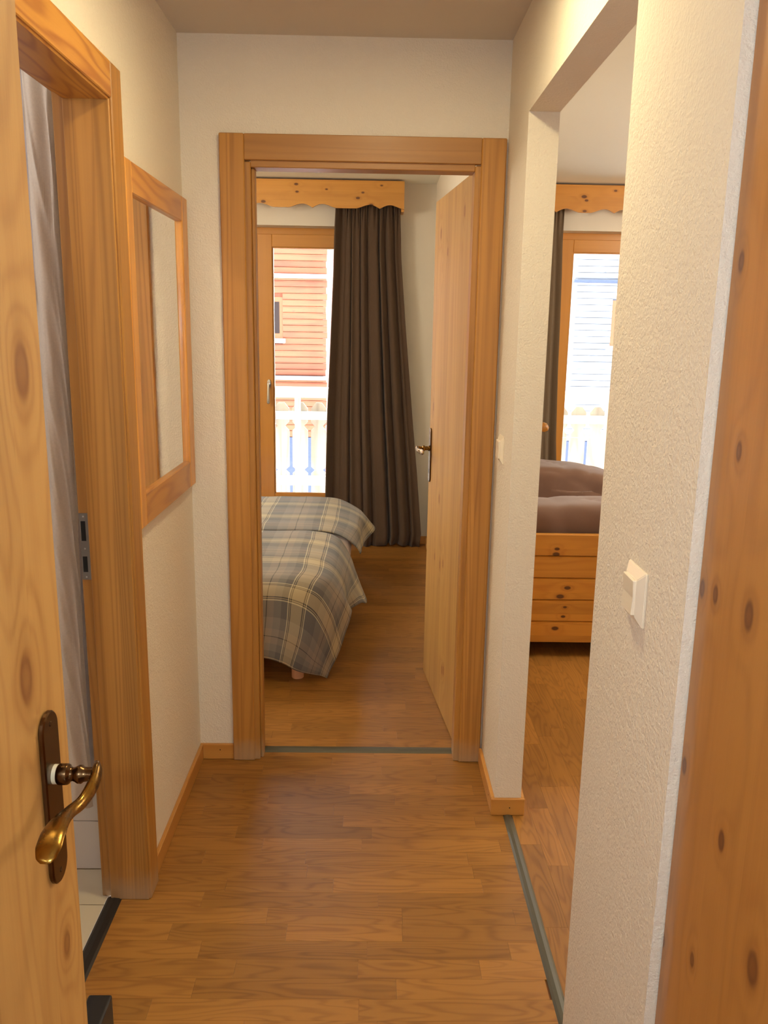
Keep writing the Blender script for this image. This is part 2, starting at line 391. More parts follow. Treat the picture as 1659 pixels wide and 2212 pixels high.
# ------------------------------------------------------------------ walls and ceilings
bm = bmesh.new()                                                     # left wall with bathroom doorway
box(bm, XL-.09, XL, 2.03, D+DT, 0, HC); box(bm, XL-.09, XL, -1.2, 1.22, 0, HC); box(bm, XL-.09, XL, 1.22, 2.03, 2.06, HC)
structure('wall_left', bm, M_wall, label='white stucco wall with the bathroom doorway and the mirror')
bm = bmesh.new()                                                     # back wall round the bedroom doorway
box(bm, XL-.09, -.395, D, D+DT, 0, HC+.1); box(bm, .375, XR, D, D+DT, 0, HC+.1); box(bm, -.395, .375, D, D+DT, 2.05, HC+.1)
box(bm, BLX, XL-.09, D, D+DT, 0, HC+.1)
structure('wall_back', bm, M_wall, label='white stucco wall round the bedroom doorway at the corridor end')
bm = bmesh.new()                                                     # partition: stub, lintel, partition between the two rooms
box(bm, XR, XR+T, YJ, B, 0, HR); box(bm, XR, XR+T, YN, YJ, HH, HR)
structure('wall_partition', bm, M_wall, label='thin white wall stub and lintel of the living room opening')
bm = bmesh.new()
box(bm, XR, XR+T, YW, YN, 0, HR); box(bm, XR+T, XC+.7, YW+.002, YW+.08, 0, HR)
structure('wall_right', bm, M_wall, label='white stucco wall with the nearer light switch')
structure('wall_closet', BX(XC+.60, XC+.7, -1.2, YW, 0, HR), M_wall)
bm = BX(XL-.09, XC+.7, -1.3, -1.2, 0, HC); structure('wall_behind', bm, M_wall)
bm = bmesh.new()                                                     # window wall of both rooms
box(bm, BLX, X1L, B, B+.22, 0, HR); box(bm, X1R, X2L, B, B+.22, 0, HR); box(bm, X2R, 4.4, B, B+.22, 0, HR)
box(bm, X1L, X1R, B, B+.22, DZ, HR); box(bm, X2L, X2R, B, B+.22, DZ, HR)
box(bm, X1L, X1R, B+.13, B+.22, 0, .04); box(bm, X2L, X2R, B+.13, B+.22, 0, .04)
structure('wall_window', bm, M_wall2, label='plain white outer wall with two balcony doors')
structure('wall_bedroom_left', BX(BLX-.1, BLX, D, B+.22, 0, HR), M_wall2)
structure('wall_living_right', BX(4.3, 4.4, -.2, B, 0, HR), M_wall2)
structure('wall_living_back', BX(XR+T, 4.4, -.3, -.2, 0, HR), M_wall2)
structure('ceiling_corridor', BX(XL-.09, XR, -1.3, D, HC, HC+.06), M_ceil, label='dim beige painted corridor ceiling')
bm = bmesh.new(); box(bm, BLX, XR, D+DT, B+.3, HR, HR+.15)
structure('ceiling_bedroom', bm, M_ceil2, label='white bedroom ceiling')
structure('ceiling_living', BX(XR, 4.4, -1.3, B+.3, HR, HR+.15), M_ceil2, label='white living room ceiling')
# bathroom shell
bm = bmesh.new(); box(bm, -2.3, -2.2, .4, 2.9, 0, HR); box(bm, -2.2, XL-.09, .3, .4, 0, HR); box(bm, -2.2, XL-.09, 2.74, D, 0, HR)
structure('wall_bathroom', bm, M_tilew)
structure('ceiling_bathroom', BX(-2.3, XL-.09, .3, D, HR-.02, HR+.08), M_ceil2)

# ------------------------------------------------------------------ floors: strips of the laminate
def strips(floor, x0, x1, y0, y1, run, mat, seen, pitch=.0625, zt=0.0, seed=1, maxn=300):
    rnd = random.Random(seed); n = 0; cache = {}
    a0, a1, b0, b1 = (x0, x1, y0, y1) if run == 'x' else (y0, y1, x0, x1)
    rows = int(math.ceil((b1-b0)/pitch)); rest = bmesh.new(); rc = 0
    for r in range(rows):
        c0 = b0+r*pitch; c1 = min(c0+pitch, b1); a = a0-rnd.random()*.45
        while a < a1:
            L = rnd.choice((.30, .36, .42, .48)); s0, s1 = max(a, a0), min(a+L, a1); a += L
            if s1-s0 < .015: continue
            w_ = c1-c0
            cx, cy = ((s0+s1)/2, (c0+c1)/2) if run == 'x' else ((c0+c1)/2, (s0+s1)/2)
            hx, hy = ((s1-s0)/2, w_/2) if run == 'x' else (w_/2, (s1-s0)/2)
            if not seen(cx, cy) or n >= maxn:
                box(rest, cx-hx+.0002, cx+hx-.0002, cy-hy+.0002, cy+hy-.0002, zt-.006, zt); rc += 1; continue
            k = (round(hx, 4), round(hy, 4))
            if k not in cache:
                b_ = BX(-hx+.0002, hx-.0002, -hy+.0002, hy-.0002, -.006, 0)
                b_.faces.ensure_lookup_table()
                me = bpy.data.meshes.new('floor_strip'); b_.to_mesh(me); b_.free(); me.materials.append(mat); cache[k] = me
            o = bpy.data.objects.new('floor_strip', cache[k]); COL.objects.link(o); o.parent = floor
            o.location = Vector((cx, cy, zt))-WLOC[floor.name]; n += 1
    if rc:
        o = obj('floor_strip_field', rest, mat, floor); o['kind'] = 'stuff'
    else: rest.free()
    return n
fl = structure('floor', BX(-.638, .482, -1.2, 2.825, -.10, -.006), M_floor_base, label='warm brown wood strip laminate floor of the corridor')
n1 = strips(fl, -.638, .467, .9, 2.803, 'x', M_strip_x, lambda x, y: -.62 < x and y > 1.35, seed=3)
fl2 = structure('floor_bedroom', BX(BLX, XR, 2.825, B+.13, -.10, -.006), M_floor_base, label='warm brown wood strip floor of the bedroom')
n2 = strips(fl2, BLX, XR, 2.848, B, 'x', M_strip_x, lambda x, y: x > -.62-.0*y and x < .45 and y < 5.85, seed=5)
fl3 = structure('floor_living', BX(.482, 4.3, -.2, B+.13, -.10, -.006), M_floor_base, label='wood strip floor of the living room')
n3 = strips(fl3, .497, 4.3, .9, B, 'y', M_strip_y, lambda x, y: x < .50+.24*(y-1.2) and 1.5 < y < 4.6, seed=9)
# bathroom floor of square tiles
fl4 = structure('floor_bathroom', BX(-2.2, -.678, .4, 2.74, -.10, -.005), M_grout, label='cream tiled bathroom floor')
for i in range(5):
    for j in range(7):
        x1 = -.678-i*.3; x0 = x1-.3; y0 = .42+j*.33-.10; y1 = y0+.33
        y0 = max(y0, .41); y1 = min(y1, 2.6)
        if y1-y0 > .03: obj('tile', BX(x0+.0015, x1-.0015, y0+.0015, y1-.0015, -.006, 0), M_tilef, fl4)

# thresholds
def sill_bar(name, x0, x1, y0, y1, mat, label, long='x'):
    bm = bmesh.new(); h = .006
    if long == 'x':
        m = (y0+y1)/2; prism(bm, [(y0, 0), (y0+.006, h*.7), (m, h), (y1-.006, h*.7), (y1, 0), (y1, -.003), (y0, -.003)], 'x', x0, x1)
    else:
        m = (x0+x1)/2; prism(bm, [(x0, 0), (x0+.006, h*.7), (m, h), (x1-.006, h*.7), (x1, 0), (x1, -.003), (x0, -.003)], 'y', y0, y1)
    o = obj(name, bm, mat, loc=((x0+x1)/2, (y0+y1)/2, 0)); tag(o, label, 'threshold'); return o
sill_bar('threshold_strip', -.352, .350, 2.803, 2.848, M_sillgrey, 'grey metal threshold strip across the bedroom doorway')
sill_bar('threshold_strip', .467, .497, YN, 2.402, M_sillgrey, 'long grey threshold strip along the living room opening', 'y')
sill_bar('threshold_strip', -.678, -.638, 1.24, 1.998, M_sillblack, 'black threshold strip at the bathroom doorway', 'y')

# skirting boards
BH, BT = .0585, .012
def skirting(name, x0, x1, y0, y1, mat, label, nails=()):
    o = tag(obj(name, BX(x0, x1, y0, y1, 0, BH, bev=.0025), mat, loc=((x0+x1)/2, (y0+y1)/2, 0)), label, None, None, 'structure')
    for (x, y, z, ax) in nails:
        bm = bmesh.new(); lathe(bm, [(-.001, .0022), (.0006, .0022), (.0008, .0004)], (x, y, z), ax, 8); obj('nail', bm, M_slot, o)
    return o
skirting('baseboard_left', XL, XL+BT, 2.072, D-BT, M_base_y, 'low pine skirting board under the mirror')
skirting('baseboard_back', XL, -.456, D-BT, D, M_base_x, 'short pine skirting board left of the bedroom door frame', [(-.505, D-BT, .037, (0, -1, 0))])
skirting('baseboard_right', XR-BT, XR, YJ, D-.022, M_base_y, 'pine skirting board on the wall stub', [(XR-BT, 2.47, .035, (-1, 0, 0))])
skirting('baseboard_stub', XR-BT, XR+T+BT, YJ-BT, YJ, M_base_x, 'pine skirting end piece on the face of the wall stub', [(.487, YJ-BT, .028, (0, -1, 0))])
skirting('baseboard_living', XR+T, XR+T+BT, YJ, B, M_base_y, 'pine skirting board in the living room')
skirting('baseboard_bedroom', X1R+.1, XR, B-BT, B, M_base_x, 'pine skirting board behind the bedroom curtain')
skirting('baseboard_bedroom_side', XR-BT, XR, D+DT+.06, B-BT, M_base_y, 'pine skirting board behind the bedroom door leaf')

# ------------------------------------------------------------------ bedroom door frame
F = D-.020; CW = .0769; FLX, FRX, FH = -.4558, .4330, 2.1103
d1 = thing('door_1', (0, D, 0), 'pine door frame at the end of the corridor', kind='structure')
obj('casing', BX(FLX, FLX+CW, F, D, 0, FH, bev=.003), M_casing_z, d1)
obj('casing', BX(FRX-CW, FRX, F, D, 0, FH, bev=.003), M_casing_z, d1)
obj('casing', BX(FLX+CW, FRX-CW, F+.0005, D, FH-CW, FH-.0005, bev=.002), M_casing_x, d1)
LI = .026
obj('lining', BX(FLX+CW-.006, FLX+CW+LI-.008, F+.010, D+DT+.01, 0, FH-CW-.004, bev=.002), M_casing_zy, d1)
obj('lining', BX(FRX-CW-LI+.008, FRX-CW+.006, F+.010, D+.062, 0, FH-CW-.004, bev=.002), M_casing_zy, d1)
obj('lining', BX(FLX+CW+LI-.008, FRX-CW-LI+.008, F+.010, D+.062, FH-CW-LI+.006, FH-CW+.004, bev=.002), M_casing_x, d1)
obj('door_stop', BX(FLX+CW+LI-.008, FLX+CW+LI+.002, F+.026, D+.05, 0, FH-CW-LI+.006, bev=.002), M_casing_zy, d1)
obj('casing', BX(FRX-CW, FRX, D+DT, D+DT+.018, 0, FH, bev=.003), M_casing_z, d1)
obj('casing', BX(FLX, FLX+CW, D+DT, D+DT+.018, 0, FH, bev=.003), M_casing_z, d1)

# bedroom door leaf, standing open into the bedroom
hx, hy, ex, ey = .3486, 2.885, .2766, 3.559
ang = math.atan2(-(ex-hx), ey-hy)
leaf = thing('door_leaf', (hx, hy, 0), 'knotty pine bedroom door leaf standing open into the bedroom', 'door')
LW = math.hypot(ex-hx, ey-hy)
leafpanel = obj('panel', BX(0, .040, 0, LW, .006, 2.036, bev=.0015), M_leaf_in, loc=(0, 0, 0)); leafpanel.parent = leaf; leafpanel.location = (0, 0, 0)
leaf.rotation_euler = (0, 0, ang)
def localize(o, parent):      # meshes built in the leaf's own frame
    o.parent = parent; o.location = (0, 0, 0); return o
# handle: local frame, face at x=0 looking to -x; free edge at y=LW
bm = bmesh.new()
py, pz0, pz1, pr = LW-.035, .889, 1.122, .019
def plate_outline(cy, z0, z1, r, n=10):
    pts = [(cy+r*math.cos(a), z1-r+r*math.sin(a)) for a in [math.pi*k/n for k in range(n+1)]]
    pts += [(cy-r*math.cos(a), z0+r-r*math.sin(a)) for a in [math.pi*k/n for k in range(n+1)]]
    return pts
prism(bm, plate_outline(py, pz0, pz1, pr), 'x', -.006, .0, bev=.0015)
hnd = localize(obj('handle_plate', bm, M_darkbrass, label='aged brass handle plate'), leaf)
bm = bmesh.new(); lathe(bm, [(0, .012), (.006, .012), (.008, .009), (.02, .009), (.022, .0125), (.03, .0125), (.034, .008), (.045, .010), (.052, .010)], (-.005, py, 1.035), (-1, 0, 0), 18)
localize(obj('handle_neck', bm, M_brass, smooth=True), hnd)
bm = bmesh.new(); sweep(bm, [(-.055, py+.012, 1.035), (-.060, py-.005, 1.035), (-.058, py-.04, 1.030), (-.050, py-.08, 1.030), (-.052, py-.115, 1.034)], [(.006, .010), (.007, .012), (.006, .010), (.007, .012), (.003, .006)])
localize(obj('lever', bm, M_brass, smooth=True), hnd)
bm = bmesh.new(); box(bm, -.0065, -.005, py-.003, py+.003, .93, .945); localize(obj('keyhole', bm, M_slot), hnd)

# ------------------------------------------------------------------ bathroom door frame
CF = XL+.020; LY, LH = 2.0723, 2.0951
d2 = thing('door_2', (XL, 1.6, 0), 'pine door frame of the bathroom in the left wall', kind='structure')
obj('casing', BX(XL, CF, LY-CW, LY, 0, LH, bev=.003), M_casing_zy, d2)
obj('casing', BX(XL, CF, 1.17, 1.17+CW, 0, LH, bev=.003), M_casing_zy, d2)
obj('casing', BX(XL, CF-.0005, 1.17+CW, LY-CW, LH-CW, LH-.0005, bev=.002), M_casing_y, d2)
JY = LY-CW
jm = obj('lining', BX(-.667, CF-.006, JY-.004, JY+.03, 0, LH-CW+.002, bev=.002), M_casing_z, d2)
obj('lining', BX(-.667, CF-.006, 1.22, 1.17+CW+.004, 0, LH-CW+.002, bev=.002), M_casing_z, d2)
obj('lining', BX(-.667, CF-.006, 1.17+CW+.004, JY-.004, LH-CW-.004, LH-CW+.025, bev=.002), M_casing_y, d2)
jm2 = obj('rebate', BX(-.694, -.668, JY+.010, JY+.035, 0, LH-CW+.014, bev=.002), M_casing_z, d2)
obj('rebate', BX(-.694, -.668, 1.24, JY+.010, LH-CW+.012, LH-CW+.035, bev=.002), M_casing_y, d2)
bm = BX(-.692, -.670, JY+.0075, JY+.0105, .905, 1.075); sp = obj('strike_plate', bm, M_steel, d2)
for z0, z1 in ((.925, .965), (1.005, 1.055)):
    obj('latch_hole', BX(-.688, -.677, JY+.0068, JY+.0078, z0, z1), M_slot, sp)
for z in (.912, 1.067, .985):
    bm = bmesh.new(); lathe(bm, [(0, .003), (.0012, .0025)], (-.681, JY+.0076, z), (0, -1, 0), 10); obj('screw', bm, M_chrome, sp)

# ------------------------------------------------------------------ mirror on the left wall
MY0, MY1, MZ0, MZ1 = 2.076, 2.7337, 1.0171, 1.9137; FWm = .072
mr = thing('mirror', (XL, 2.4, MZ0), 'tall mirror in a knotty pine frame on the left wall', 'mirror')
obj('stile', BX(XL, CF, MY0, MY0+FWm-.02, MZ0, MZ1, bev=.003), M_mir_z, mr)
obj('stile', BX(XL, CF, MY1-FWm, MY1, MZ0, MZ1, bev=.003), M_mir_z, mr)
obj('rail', BX(XL, CF-.0005, MY0+FWm-.02, MY1-FWm, MZ0, MZ0+.085, bev=.003), M_mir_y, mr)
obj('rail', BX(XL, CF-.0005, MY0+FWm-.02, MY1-FWm, MZ1-.075, MZ1, bev=.003), M_mir_y, mr)
obj('glass', BX(XL+.004, XL+.008, MY0+.04, MY1-.06, MZ0+.07, MZ1-.06), M_mirror, mr)

# ------------------------------------------------------------------ light switches
def switch(y0, y1, z0, z1, label):
    cy, cz = (y0+y1)/2, (z0+z1)/2; hy_, hz_ = (y1-y0)/2, (z1-z0)/2
    t_ = thing('light_switch', (XR, cy, cz), label, 'light switch')
    bm = bmesh.new()
    def ring(h, z, x): return [bm.verts.new((x, cy+a*h, cz+b*z)) for a, b in ((-1, -1), (1, -1), (1, 1), (-1, 1))]
    L = [ring(hy_, hz_, XR), ring(hy_, hz_, XR-.003), ring(hy_*.62, hz_*.66, XR-.0115)]
    for A, B_ in zip(L, L[1:]):
        for i in range(4): bm.faces.new((A[i], A[(i+1) % 4], B_[(i+1) % 4], B_[i]))
    bm.faces.new(L[-1]); bm.faces.new(L[0][::-1]); bmesh.ops.recalc_face_normals(bm, faces=bm.faces)
    bmesh.ops.bevel(bm, geom=list(bm.edges), offset=.0012, segments=2, affect='EDGES')
    obj('frame', bm, M_switch, t_)
    bm = bmesh.new(); a, b = hy_*.60, hz_*.64
    prism(bm, [(XR-.0095, cz-b), (XR-.0165, cz-b), (XR-.0150, cz), (XR-.0165, cz+b), (XR-.0095, cz+b)], 'y', cy-a, cy+a, bev=.0012)
    bmesh.ops.recalc_face_normals(bm, faces=bm.faces)
    obj('rocker', bm, M_switch, t_)
switch(1.176, 1.262, 1.095, 1.181, 'cream light switch on the wide white wall at the right')
switch(2.560, 2.648, 1.122, 1.208, 'small cream light switch on the wall stub beside the bedroom door frame')

# ------------------------------------------------------------------ closet door at the right
cl = thing('closet', (XC, .6, 0), 'tall knotty pine closet door filling the right edge', 'closet')
obj('door_panel', BX(XC, XC+.022, .02, YW-.002, .02, HC-.03, bev=.001), M_closet, cl, loc=(XC, 0, 0))
obj('plinth', BX(XC+.004, XC+.03, .02, YW-.002, 0, .02), M_closet, cl)

# ------------------------------------------------------------------ entrance door leaf at the left
XD, ED = -.382, 1.044
en = thing('entrance_door', (XD, .15, 0), 'pale pine entrance door leaf standing open at the left edge', 'door')
obj('panel', BX(XD-.042, XD, .16, ED, .008, 2.30, bev=.0018), M_leaf_ent, en, loc=(XD, 0, 0))
PY, PZ = .972, .966
bm = bmesh.new(); prism(bm, plate_outline(PY, .812, 1.052, .0245, 14), 'x', XD, XD+.0075, bev=.0018)
hp = obj('handle_plate', bm, M_darkbrass, en, label='dark bronze oval handle plate')
for z in (1.036, .828):
    bm = bmesh.new(); lathe(bm, [(0, .0035), (.001, .0035), (.0016, .002)], (XD+.0072, PY, z), (1, 0, 0), 12); obj('screw', bm, M_darkbrass, hp, smooth=True)
bm = bmesh.new(); lathe(bm, [(0, .0125), (.005, .0125)], (XD+.0075, PY, PZ), (1, 0, 0), 24)
obj('spacer_ring', bm, M_ivory, hp, smooth=True)
bm = bmesh.new(); lathe(bm, [(.0, .012), (.002, .0135), (.012, .0135), (.014, .0125), (.016, .0095), (.019, .0085), (.022, .0095), (.026, .0118), (.030, .0118), (.033, .0095), (.038, .0088), (.048, .0095)],
      (XD+.0125, PY, PZ), (1, 0, 0), 28)
obj('handle_neck', bm, M_darkbrass, hp, smooth=True)
bm = bmesh.new()
sweep(bm, [(XD+.056, PY+.016, PZ+.004), (XD+.060, PY+.006, PZ+.002), (XD+.061, PY-.014, PZ-.006), (XD+.056, PY-.040, PZ-.014), (XD+.050, PY-.066, PZ-.012), (XD+.050, PY-.096, PZ-.005),
           (XD+.052, PY-.122, PZ-.003), (XD+.054, PY-.143, PZ-.007), (XD+.055, PY-.155, PZ-.013), (XD+.055, PY-.159, PZ-.017)],
      [(.004, .0075), (.0065, .0120), (.0070, .0110), (.0068, .0088), (.0085, .0070), (.0115, .0056), (.0142, .0048), (.0145, .0042), (.0110, .0034), (.0050, .0020)], n=28)
obj('lever', bm, M_brass, hp, smooth=True)

# small black box beside the leaf
bm = BX(-.585+.03, -.505, 1.27, 1.50, .0, .15, bev=.006, seg=3)
tag(obj('black_box', bm, M_black, loc=(-.53, 1.38, 0), smooth=True), 'small black box on the floor beside the entrance door leaf', 'box')

# ------------------------------------------------------------------ ceiling lamp of the corridor, above the frame
LYP = 1.75
lp = thing('ceiling_lamp', (.05, LYP, HC), 'round ceiling lamp of the corridor above the picture', 'lamp')
bm = bmesh.new(); lathe(bm, [(0, .11), (.018, .11), (.020, .105)], (.05, LYP, HC), (0, 0, -1), 32); obj('base', bm, M_switch, lp, smooth=True)
light('lamp', 'AREA', (.05, LYP, HC-.024), 12.8, (1.0, .845, .50), shape='DISK', size=.16)
def room_lamp(x, y, z, e, c, label):
    t_ = thing('ceiling_lamp', (x, y, z), label, 'lamp')
    bm = bmesh.new(); lathe(bm, [(0, .16), (.03, .16), (.035, .15)], (x, y, z), (0, 0, -1), 32); obj('base', bm, M_switch, t_, smooth=True)
    light('lamp', 'POINT', (x, y, z-.40), e, c, shadow_soft_size=.30)
room_lamp(-1.7, 4.1, HR, 66, (1.0, .88, .70), 'round ceiling lamp of the bedroom, out of the picture')
room_lamp(3.0, 3.7, HR, 140, (1.0, .90, .74), 'round ceiling lamp of the living room, out of the picture')
room_lamp(-1.35, 1.5, HR-.02, 13, (1.0, .93, .90), 'added fill lamp brightening the bathroom, unseen')  # added fill light to brighten the shower curtain, no known lamp there

# ------------------------------------------------------------------ cloth helper: Catmull-Rom over a control net
def net(name, rows, us, vs_, mat, parent=None, loc=(0, 0, 0), sub=6, thick=.004, wob=0.0, uvs=(1, 1), label=None):
    def cr(p, t):
        a, b, c, d = p; return .5*((2*b)+(c-a)*t+(2*a-5*b+4*c-d)*t*t+(-a+3*b-3*c+d)*t**3)
    def ext(l): return [l[0]*2-l[1]]+list(l)+[l[-1]*2-l[-2]]
    def interp(l):
        e = ext(l); out = []
        for i in range(len(l)-1):
            for k in range(sub): out.append(cr(e[i:i+4], k/sub))
        out.append(l[-1]); return out
    G = [interp([Vector(p) for p in r]) for r in rows]
    U = interp([Vector((u, 0)) for u in us]); V = interp([Vector((v, 0)) for v in vs_])
    cols = [interp([g[j] for g in G]) for j in range(len(G[0]))]      # cols[j][i]
    bm = bmesh.new(); uvl = bm.loops.layers.uv.new('UVMap')
    nj, ni = len(cols), len(cols[0]); VV = [[None]*ni for _ in range(nj)]; uvd = {}
    for j in range(nj):
        for i in range(ni):
            p = cols[j][i].copy()
            if wob: p += Vector(mnoise.noise_vector(p*7))*wob
            v = bm.verts.new(p); VV[j][i] = v; uvd[v] = (U[j][0], V[i][0])
    for j in range(nj-1):
        for i in range(ni-1):
            f = bm.faces.new((VV[j][i], VV[j+1][i], VV[j+1][i+1], VV[j][i+1]))
            for l in f.loops: l[uvl].uv = uvd[l.vert]
    bmesh.ops.recalc_face_normals(bm, faces=bm.faces)
    o = obj(name, bm, mat, parent, loc=loc if not parent else None, smooth='all', label=label)
    if thick:
        m = o.modifiers.new('thickness', 'SOLIDIFY'); m.thickness = thick; m.offset = 0
    return o

# ------------------------------------------------------------------ beds
def bed(y0, y1, xf, ztop, label):
    t_ = thing('bed', (xf-.95, (y0+y1)/2, 0), label, 'bed')
    obj('base', BX(xf-1.95, xf-.07, y0+.03, y1-.03, .105, .25, bev=.02, seg=3), M_sheet, t_, smooth=True)
    obj('mattress', BX(xf-1.95, xf-.035, y0+.02, y1-.02, .235, ztop-.022, bev=.085, seg=6), M_sheet, t_, smooth=True)
    for (x, y) in ((xf-.165, y0+.085), (xf-.165, y1-.085), (xf-1.8, y0+.085), (xf-1.8, y1-.085)):
        bm = bmesh.new(); lathe(bm, [(0, .024), (.003, .027), (.107, .0285)], (x, y, 0), (0, 0, 1), 20); obj('leg', bm, M_legwood, t_, smooth=True)
    return t_
bed(3.395, 4.300, -.125, .468, 'near single bed on round wooden legs, seen through the bedroom doorway')
bed(4.320, 5.215, -.045, .468, 'far single bed beside the balcony door')
us = [-1.9, -1.2, -.70, -.42, -.27, -.15, -.03, .09, .20]
def nearrow(Y, z, foot):
    return [(-1.9, Y, z), (-1.2, Y, z), (-.70, Y, z), (-.42, Y, z), (-.27, Y, z-.004)]+foot
rows = [
 nearrow(4.306, .472, [(-.155, 4.306, .440), (-.085, 4.305, .345), (-.045, 4.305, .240), (-.015, 4.300, .150)]),
 nearrow(4.12, .478, [(-.155, 4.12, .448), (-.085, 4.10, .365), (-.040, 4.09, .262), (.012, 4.07, .158)]),
 nearrow(3.92, .480, [(-.155, 3.90, .452), (-.092, 3.88, .378), (-.062, 3.90, .280), (-.015, 3.93, .200)]),
 nearrow(3.72, .480, [(-.160, 3.70, .452), (-.100, 3.69, .378), (-.088, 3.74, .270), (-.105, 3.80, .190)]),
 nearrow(3.55, .476, [(-.165, 3.53, .450), (-.110, 3.52, .392), (-.075, 3.53, .335), (-.055, 3.555, .290)]),
 [(-1.9, 3.45, .468), (-1.2, 3.45, .468), (-.70, 3.45, .468), (-.43, 3.45, .468), (-.29, 3.445, .462), (-.19, 3.44, .430), (-.135, 3.44, .355), (-.105, 3.455, .265), (-.085, 3.475, .190)],
 [(-1.9, 3.388, .415), (-1.2, 3.388, .415), (-.70, 3.386, .415), (-.44, 3.386, .415), (-.31, 3.385, .402), (-.215, 3.388, .360), (-.165, 3.40, .270), (-.135, 3.42, .175), (-.118, 3.44, .110)],
 [(-1.9, 3.372, .29), (-1.2, 3.372, .29), (-.70, 3.370, .29), (-.45, 3.368, .285), (-.325, 3.362, .262), (-.245, 3.365, .215), (-.200, 3.385, .150), (-.165, 3.415, .095), (-.145, 3.432, .055)],
 [(-1.9, 3.370, .14), (-1.2, 3.368, .14), (-.70, 3.366, .143), (-.46, 3.362, .143), (-.35, 3.352, .122), (-.285, 3.362, .085), (-.230, 3.392, .055), (-.185, 3.420, .035), (-.158, 3.436, .016)]]
vv = [0, .19, .38, .57, .74, .85, .95, 1.08, 1.23]
o = net('blanket', rows, us, vv, M_plaid, sub=8, wob=.004, thick=.005)
tag(o, 'grey and beige plaid blanket draped to the floor over the near bed', 'blanket')
def farrow(Y, z, foot): return [(-1.9, Y, z), (-1.2, Y, z), (-.70, Y, z), (-.42, Y, z), (-.24, Y, z-.003)]+foot
rows = [
 farrow(5.205, .474, [(-.14, 5.205, .45), (-.055, 5.205, .405), (-.01, 5.205, .36), (.02, 5.205, .32)]),
 farrow(5.0, .478, [(-.13, 5.0, .455), (-.045, 4.99, .415), (.010, 4.97, .370), (.052, 4.95, .330)]),
 farrow(4.8, .480, [(-.13, 4.8, .457), (-.045, 4.8, .418), (-.018, 4.80, .360), (.000, 4.80, .30)]),
 farrow(4.6, .480, [(-.13, 4.6, .457), (-.050, 4.6, .418), (-.030, 4.6, .360), (-.022, 4.6, .31)]),
 farrow(4.42, .478, [(-.14, 4.42, .455), (-.075, 4.42, .418), (-.040, 4.42, .375), (-.022, 4.43, .335)]),
 farrow(4.325, .470, [(-.15, 4.33, .448), (-.085, 4.335, .412), (-.045, 4.34, .375), (-.025, 4.35, .338)])]
o = net('blanket', rows, us, [0, .2, .4, .6, .78, .88], M_plaid, sub=8, wob=.004, thick=.005)
tag(o, 'grey and beige plaid blanket ending above a white mattress on the far bed', 'blanket')

# ------------------------------------------------------------------ curtains
def curtain(name, left, right, y, z0, z1, folds, pleats, amp, mat, label, seed=0, nu=420, nz=56, edge=.06):
    """left/right: list of (z, x); hangs from z1 to z0"""
    def lerp(tab, z):
        tab = sorted(tab)
        if z <= tab[0][0]: return tab[0][1]
        for (a, xa), (b, xb) in zip(tab, tab[1:]):
            if z <= b: return xa+(xb-xa)*(z-a)/(b-a)
        return tab[-1][1]
    rnd = random.Random(seed); ph = [rnd.random()*6.28 for _ in range(8)]
    amp = min(amp, .040); bm = bmesh.new(); VV = []
    for j in range(nz+1):
        f = j/nz; z = z0+(z1-z0)*f; row = []
        g = max(0, min(1, (f-.86)/.14)); g = g*g*(3-2*g)
        for i in range(nu+1):
            u = i/nu
            uu = u+.018*math.sin(6.28*2.3*u+ph[0]+.5*f)+.012*math.sin(6.28*4.1*u+ph[1])+.010*math.sin(3*f+9*u)*(1-f)
            a = math.sin(6.2832*folds*uu+ph[2]); a2 = math.sin(6.2832*folds*1.63*uu+ph[3]+1.2*math.sin(2.2*f+ph[4]))
            env = .62+.38*math.sin(6.28*1.3*u+ph[5])
            big = (math.copysign(abs(a)**.75, a)*.8*env+a2*.26)*amp*(.55+.45*(1-f)) 
            sm = math.sin(6.2832*pleats*uu+ph[6])*amp*.22+math.sin(6.2832*pleats*.53*uu)*amp*.2
            dy = big*(1-g*.75)+sm*g
            sway = .006*math.sin(6.2832*folds*uu+ph[2]+1.3)*(1-g)
            x = lerp(left, z)+(lerp(right, z)-lerp(left, z))*u+sway
            if u < edge: dy += -amp*.5*(1-u/edge)
            zz = z if j else z+.010*math.sin(6.2832*2*u+ph[7])
            row.append(bm.verts.new((x, y+dy, zz)))
        VV.append(row)
    for A, B_ in zip(VV, VV[1:]):
        for i in range(nu): bm.faces.new((A[i], A[i+1], B_[i+1], B_[i]))
    o = obj(name, bm, mat, loc=((lerp(left, z0)+lerp(right, z0))/2, y, z0), smooth='all')
    m = o.modifiers.new('thickness', 'SOLIDIFY'); m.thickness = .002; m.offset = 0
    tag(o, label, 'curtain'); return o
curtain('curtain', [(2.45, -.226), (1.9, -.237), (1.4, -.257), (.93, -.278), (.34, -.290), (0, -.30)],
        [(2.45, .190), (2.0, .205), (1.565, .243), (.94, .304), (.52, .347), (.10, .385), (0, .375)], 5.795, .008, 2.42, 7.5, 26, .042, M_curtain,
        'heavy dark brown curtain beside the bedroom balcony door', seed=4)
curtain('curtain', [(2.45, .86), (0, .84)], [(2.45, 1.287), (2.1, 1.287), (1.9, 1.295), (1.58, 1.303), (1.27, 1.308), (.8, 1.323), (.44, 1.348), (0, 1.36)], 5.80, .008, 2.42, 6, 20, .034, M_curtain2,
        'taupe curtain seen through the living room opening behind the sofa', seed=11)

